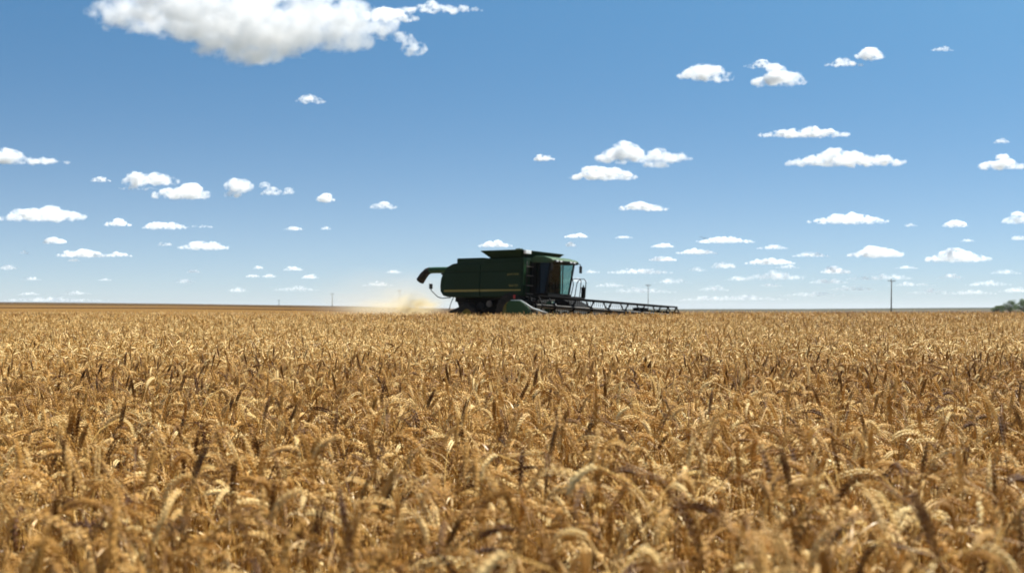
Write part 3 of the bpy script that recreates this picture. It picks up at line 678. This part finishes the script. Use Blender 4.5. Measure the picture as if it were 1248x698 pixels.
for s in (-1, 1):
    es = MB().prism([(7.55, .15), (7.52, .95), (7.70, 1.10), (8.25, 1.08), (8.5, .95), (8.8, .60), (9.5, .40), (9.6, .34), (9.4, .22), (8.8, .12)], s * HW, s * (HW + .16)).build('crop_divider', M['green2'], hd, .02)
    MB().tube([(7.72, s * (HW + .08), 1.115), (8.25, s * (HW + .08), 1.10), (8.5, s * (HW + .08), .97), (8.85, s * (HW + .08), .78), (9.3, s * (HW + .08), .66), (9.65, s * (HW + .08), .60)], [.015, .018, .035, .045, .04, .015], 8).build('divider_edge', M['white'], es)
MB().prism([(7.95, .3), (7.92, .95), (8.02, 1.13), (8.22, 1.16), (8.36, 1.05), (8.42, .3)], -3.45, -3.2).build('drive_shield', M['green2'], hd, .03)
MB().tube([(8.30, -3.32, 1.14), (8.42, -3.32, 1.04), (8.45, -3.32, .7)], .025, 6).build('shield_edge', M['white'], hd)
# reel
rl = empty('reel', (0, 0, 0)); rl.parent = hd
RX, RZ, RR = 8.62, .90, .46
RY0, RY1 = -5.05, 5.15
MB().tube([(RX, RY0, RZ), (RX, RY1, RZ)], .085, 14).build('reel_tube', M['steel'], hd)
bats = [Vector((RX + RR * math.cos(R(60 * k)), 0, RZ + RR * math.sin(R(60 * k)))) for k in range(6)]
nsp = 9
for k in range(6):
    b0 = bats[k]; m_ = MB().tube([(b0.x, RY0, b0.z), (b0.x, RY1, b0.z)], .038, 8)
    for q in range(68):
        y = RY0 + .1 + q * (RY1 - RY0 - .2) / 67; m_.tube([(b0.x, y, b0.z), (b0.x + .03, y, b0.z - .12), (b0.x + .01, y, b0.z - .23)], .007, 3, False)
    o = m_.build('reel_bat', M['black'], hd)
for q in range(nsp):
    y = RY0 + .05 + q * (RY1 - RY0 - .1) / (nsp - 1); sp = MB()
    for k in range(6):
        b0 = bats[k]; sp.bar((RX, y, RZ), (b0.x, y, b0.z), .075, .03)
        if q in (0, nsp - 1): b1 = bats[(k + 1) % 6]; sp.bar((b0.x, y, b0.z), (b1.x, y, b1.z), .06, .03)
    sp.lathe_y([(.01, -.04), (.15, -.04), (.15, .04), (.01, .04)], (RX, y, RZ), 14)
    sp.build('reel_spider', M['black'], hd)
bpy.data.objects.remove(rl)
for y in (RY0 - .12, RY1 + .03):
    MB().bar((7.70, y, 1.12), (9.0, y, 1.02), .10, .07).tube([(7.8, y, .7), (8.4, y, 1.02)], .04, 8).box((8.55, y, 1.0), (.3, .09, .2)).build('reel_arm', M['black'], hd, .01)
MB().bar((7.70, 3.7, 1.10), (8.9, 3.7, 1.02), .09, .06).box((8.0, 3.5, 1.12), (.35, .6, .16)).box((8.2, 2.9, 1.08), (.25, .35, .18)).build('reel_drive', M['black'], hd, .02)
for q in range(9):
    y = -HW + .4 + q * 1.3; MB().bar((7.60, y, .4), (7.60, y, 1.0), .08).build('back_brace', M['dark'], hd)

# ------------------------------------------------------------------ driver
def person_mesh(name, joints, bones, mat, sub=2):
    me = bpy.data.meshes.new(name); me.from_pydata([j[0] for j in joints], bones, []); o = link(bpy.data.objects.new(name, me))
    md = o.modifiers.new('skin', 'SKIN'); sv = me.skin_vertices[0].data
    for i, j in enumerate(joints): sv[i].radius = j[1] if isinstance(j[1], tuple) else (j[1], j[1])
    sv[0].use_root = True; ss = o.modifiers.new('sub', 'SUBSURF'); ss.levels = sub; ss.render_levels = sub
    me.materials.append(mat); return o
J = [((0, 0, 0), (.15, .12)), ((-.03, 0, .22), (.15, .11)), ((-.04, 0, .42), (.17, .11)), ((-.03, 0, .52), (.07, .07)), ((.0, 0, .60), (.055, .055)), ((.02, 0, .69), (.085, .095)), ((.01, 0, .78), (.075, .085)),
     ((-.03, .18, .45), .065), ((.08, .25, .22), .045), ((.30, .16, .26), .035), ((.38, .14, .30), .03),
     ((-.03, -.18, .45), .065), ((.08, -.25, .22), .045), ((.28, -.2, .16), .035), ((.36, -.19, .18), .03),
     ((.02, .10, -.02), .09), ((.36, .13, .02), .07), ((.36, .13, -.34), .05), ((.46, .13, -.37), .035),
     ((.02, -.10, -.02), .09), ((.36, -.13, .02), .07), ((.36, -.13, -.34), .05), ((.46, -.13, -.37), .035)]
B = [(0, 1), (1, 2), (2, 3), (3, 4), (4, 5), (5, 6), (2, 7), (7, 8), (8, 9), (9, 10), (2, 11), (11, 12), (12, 13), (13, 14), (0, 15), (15, 16), (16, 17), (17, 18), (0, 19), (19, 20), (20, 21), (21, 22)]
dr = person_mesh('person', J, B, M['cloth'])
dr.matrix_world = heap.matrix_world @ Matrix.Translation((5.36, 0, 2.14)) @ Matrix.Scale(.9, 4)
tag(dr, 'dark figure seated at the wheel inside the combine cab', 'person')
hat = MB().add([(.02 + .105 * math.cos(a) * c_, .095 * math.sin(a) * c_, .74 + h_) for c_, h_ in ((1, 0), (.95, .05), (.6, .10), (.05, .115)) for a in [2 * math.pi * k / 16 for k in range(16)]], [(i * 16 + k, i * 16 + (k + 1) % 16, (i + 1) * 16 + (k + 1) % 16, (i + 1) * 16 + k) for i in range(3) for k in range(16)], True).box((.15, 0, .745), (.1, .14, .012)).build('cap', M['hair'], dr)

# ------------------------------------------------------------------ dust behind the machine
def dust_mat(name, dens, colr, nscale, thr):
    m, n, b, out = new_mat(name); n.nodes.remove(b)
    pv = n.nodes.new('ShaderNodeVolumePrincipled'); pv.inputs['Color'].default_value = (*colr, 1); pv.inputs['Anisotropy'].default_value = .35; pv.inputs['Density Attribute'].default_value = ''
    tc = n.nodes.new('ShaderNodeTexCoord'); ln = n.nodes.new('ShaderNodeVectorMath'); ln.operation = 'LENGTH'; n.links.new(tc.outputs['Object'], ln.inputs[0])
    fo = n.nodes.new('ShaderNodeMapRange'); fo.interpolation_type = 'SMOOTHERSTEP'; fo.inputs[1].default_value = 1.0; fo.inputs[2].default_value = .15; n.links.new(ln.outputs['Value'], fo.inputs[0])
    nz = n.nodes.new('ShaderNodeTexNoise'); nz.inputs['Scale'].default_value = nscale; nz.inputs['Detail'].default_value = 5; n.links.new(tc.outputs['Object'], nz.inputs['Vector'])
    mr = n.nodes.new('ShaderNodeMapRange'); mr.inputs[1].default_value = thr; mr.inputs[2].default_value = thr + .3; mr.inputs[4].default_value = dens; n.links.new(nz.outputs[0], mr.inputs[0])
    mu = n.nodes.new('ShaderNodeMath'); mu.operation = 'MULTIPLY'; n.links.new(fo.outputs[0], mu.inputs[0]); n.links.new(mr.outputs[0], mu.inputs[1]); n.links.new(mu.outputs[0], pv.inputs['Density'])
    n.links.new(pv.outputs[0], out.inputs['Volume']); return m
def puff(loc, rad, mat):
    bm = bmesh.new(); bmesh.ops.create_icosphere(bm, subdivisions=3, radius=1.0); me = bpy.data.meshes.new('dust'); bm.to_mesh(me); bm.free(); me.materials.append(mat)
    o = tag(link(bpy.data.objects.new('dust', me)), kind='stuff'); o.location = loc; o.scale = rad; return o
D1 = dust_mat('chaff_dust', 2.4, (.92, .80, .50), 2.6, .40); D2 = dust_mat('drifting_dust', .38, (.96, .86, .62), 1.6, .36)
def wpx(X_, Y_, D): return px(X_, Y_, D)
puff(wpx(506, 373, 70), (1.7, 1.2, .75), D1)
puff(wpx(488, 370, 71), (3.0, 2.0, 1.15), D2)
puff(wpx(465, 375, 74), (3.2, 2.4, .6), D2)
puff(wpx(478, 362, 76), (6.5, 3.4, 2.1), dust_mat('thin_dust', .13, (.92, .84, .72), 1.4, .3))

# ------------------------------------------------------------------ power poles
def pole(X_, ytop, D, hgt, label, lean=0, rs=1):
    x = (X_ - 624) / F * D; top = EYE + (HZ - ytop) / F * D; g = ground_z(x, D) - .3
    r = empty('power_pole', (x, D, g), (0, R(lean), R(8)))
    h = top - g
    MB().tube([(0, 0, 0), (0, 0, h * .5), (0, 0, h)], [.19 * rs, .16 * rs, .12 * rs], 12).build('pole_shaft', M['wood'], r)
    ca = MB().box((0, -.16, h - .55), (2.3, .12, .14)).bar((-.55, -.16, h - .6), (0, -.16, h - 1.1), .04).bar((.55, -.16, h - .6), (0, -.16, h - 1.1), .04).build('crossarm', M['wood'], r)
    for q in (-1.0, -.45, .5, 1.0):
        MB().tube([(q, -.16, h - .48), (q, -.16, h - .34), (q, -.16, h - .26)], [.035, .07, .04], 8).build('insulator', M['steel'], r)
    tag(r, label, 'power pole', 'power poles across the plain'); return r
pole(1086, 340, 400, 9, 'tall wooden power pole with crossarm on the right of the field', lean=.9)
pole(790, 346, 560, 9, 'thin power pole seen above the far end of the reel', rs=.7)
pole(405, 357, 800, 9, 'wooden power pole at left near the drifting dust')
pole(340, 365, 1000, 9, 'smallest power pole, furthest left on the horizon')
pole(487, 353, 760, 9, 'faint power pole standing behind the dust cloud', rs=.8)

# ------------------------------------------------------------------ bird
bd = MB().tube([(-.16, 0, 0), (-.08, 0, .012), (.04, 0, .01), (.13, 0, .02), (.17, 0, .015)], [.012, .035, .045, .025, .006], 8)
br = bd.build('bird', M['bird'], None)
for s in (-1, 1):
    vs = [(.05, s * .03, .02), (-.06, s * .03, .02), (.03, s * .22, .12), (-.08, s * .24, .12), (-.03, s * .46, .05), (-.07, s * .44, .045)]
    MB().add(vs + [(x, y, z + .008) for x, y, z in vs], [(0, 1, 3, 2), (2, 3, 5, 4), (6, 8, 9, 7), (8, 10, 11, 9), (0, 2, 8, 6), (2, 4, 10, 8), (1, 7, 9, 3), (3, 9, 11, 5), (4, 5, 11, 10)]).build('wing', M['bird'], br)
br.location = px(858, 290.5, 150); br.rotation_euler = (R(12), R(8), R(62)); br.scale = (1.1, 1.1, 1.1)
tag(br, 'small dark bird gliding against a pale cloud', 'bird')

# ------------------------------------------------------------------ trees at the right edge
m, n, b, out = new_mat('bush_leaves')
geo = n.nodes.new('ShaderNodeNewGeometry'); nz = n.nodes.new('ShaderNodeTexNoise'); nz.inputs['Scale'].default_value = .8; nz.inputs['Detail'].default_value = 3; n.links.new(geo.outputs['Position'], nz.inputs['Vector'])
cr = n.nodes.new('ShaderNodeValToRGB'); cr.color_ramp.elements[0].position = .35; cr.color_ramp.elements[0].color = (.028, .058, .008, 1); cr.color_ramp.elements[1].position = .7; cr.color_ramp.elements[1].color = (.075, .13, .02, 1)
n.links.new(nz.outputs[0], cr.inputs[0]); n.links.new(cr.outputs[0], b.inputs['Base Color']); b.inputs['Roughness'].default_value = .8; b.inputs['Specular IOR Level'].default_value = .15
M['leaves'] = m
def tree(X_, D, wpx_, hpx, seed, label):
    rnd = random.Random(seed); x = (X_ - 624) / F * D; g = ground_z(x, D) - .1; base = px(X_, 379, D); g = min(g, base.z)
    H = EYE + (HZ - (379 - hpx)) / F * D - g; Wd = wpx_ / F * D / 2
    r = empty('tree', (x, D, g))
    tk = MB().tube([(0, 0, 0), (.1, 0, H * .3), (.0, .1, H * .6)], [.22, .17, .08], 8); blobs = []
    for k in range(24):
        a = rnd.uniform(0, 2 * math.pi); rr = rnd.uniform(.1, .8) * Wd; z = H * rnd.uniform(.12, .88) * (1 - .35 * (rr / Wd) ** 2)
        p = Vector((rr * math.cos(a), rr * math.sin(a), z)); blobs.append((p, rnd.uniform(.22, .42) * Wd * .9))
        tk.tube([(0, 0, H * .18), p * .6 + Vector((0, 0, H * .1)), p], [.07, .05, .02], 5)
    tk.build('trunk', M['bark'], r)
    V = []; Fx = []
    for p, rad in blobs:
        for q in range(420):
            d = Vector((rnd.gauss(0, 1), rnd.gauss(0, 1), rnd.gauss(0, 1))).normalized(); c = p + Vector((d.x, d.y, d.z * .75)) * rad * rnd.uniform(.45, 1.05)
            if c.z < .15: continue
            u = Vector((rnd.gauss(0, 1), rnd.gauss(0, 1), rnd.gauss(0, 1))).normalized(); v = u.orthogonal().normalized(); s_ = rnd.uniform(.05, .11)
            o = len(V); V += [c - u * s_, c + v * s_ * .6, c + u * s_, c - v * s_ * .6]; Fx.append((o, o + 1, o + 2, o + 3))
    MB().add(V, Fx).build('crown', M['leaves'], r)
    tag(r, label, 'tree', 'trees at the right edge of the plain')
tree(1216, 560, 18, 8, 1, 'lowest bush at the left end of the tree clump')
tree(1231, 520, 24, 15, 2, 'dark green tree with knobbly top at right edge of the photo')
tree(1247, 500, 24, 16, 3, 'green tree cut by the right border of the photo')

# ------------------------------------------------------------------ air over the plain
bm = bmesh.new(); bmesh.ops.create_cube(bm, size=1.0); me = bpy.data.meshes.new('haze'); bm.to_mesh(me); bm.free()
m, n, b, out = new_mat('haze_air'); n.nodes.remove(b)
pv = n.nodes.new('ShaderNodeVolumePrincipled'); pv.inputs['Color'].default_value = (.86, .90, .96, 1); pv.inputs['Density'].default_value = HAZE; pv.inputs['Density Attribute'].default_value = ''; pv.inputs['Anisotropy'].default_value = .2
n.links.new(pv.outputs[0], out.inputs['Volume']); me.materials.append(m)
o = tag(link(bpy.data.objects.new('haze', me)), kind='stuff'); o.location = (0, 4350, 5); o.scale = (21000, 10200, 56)
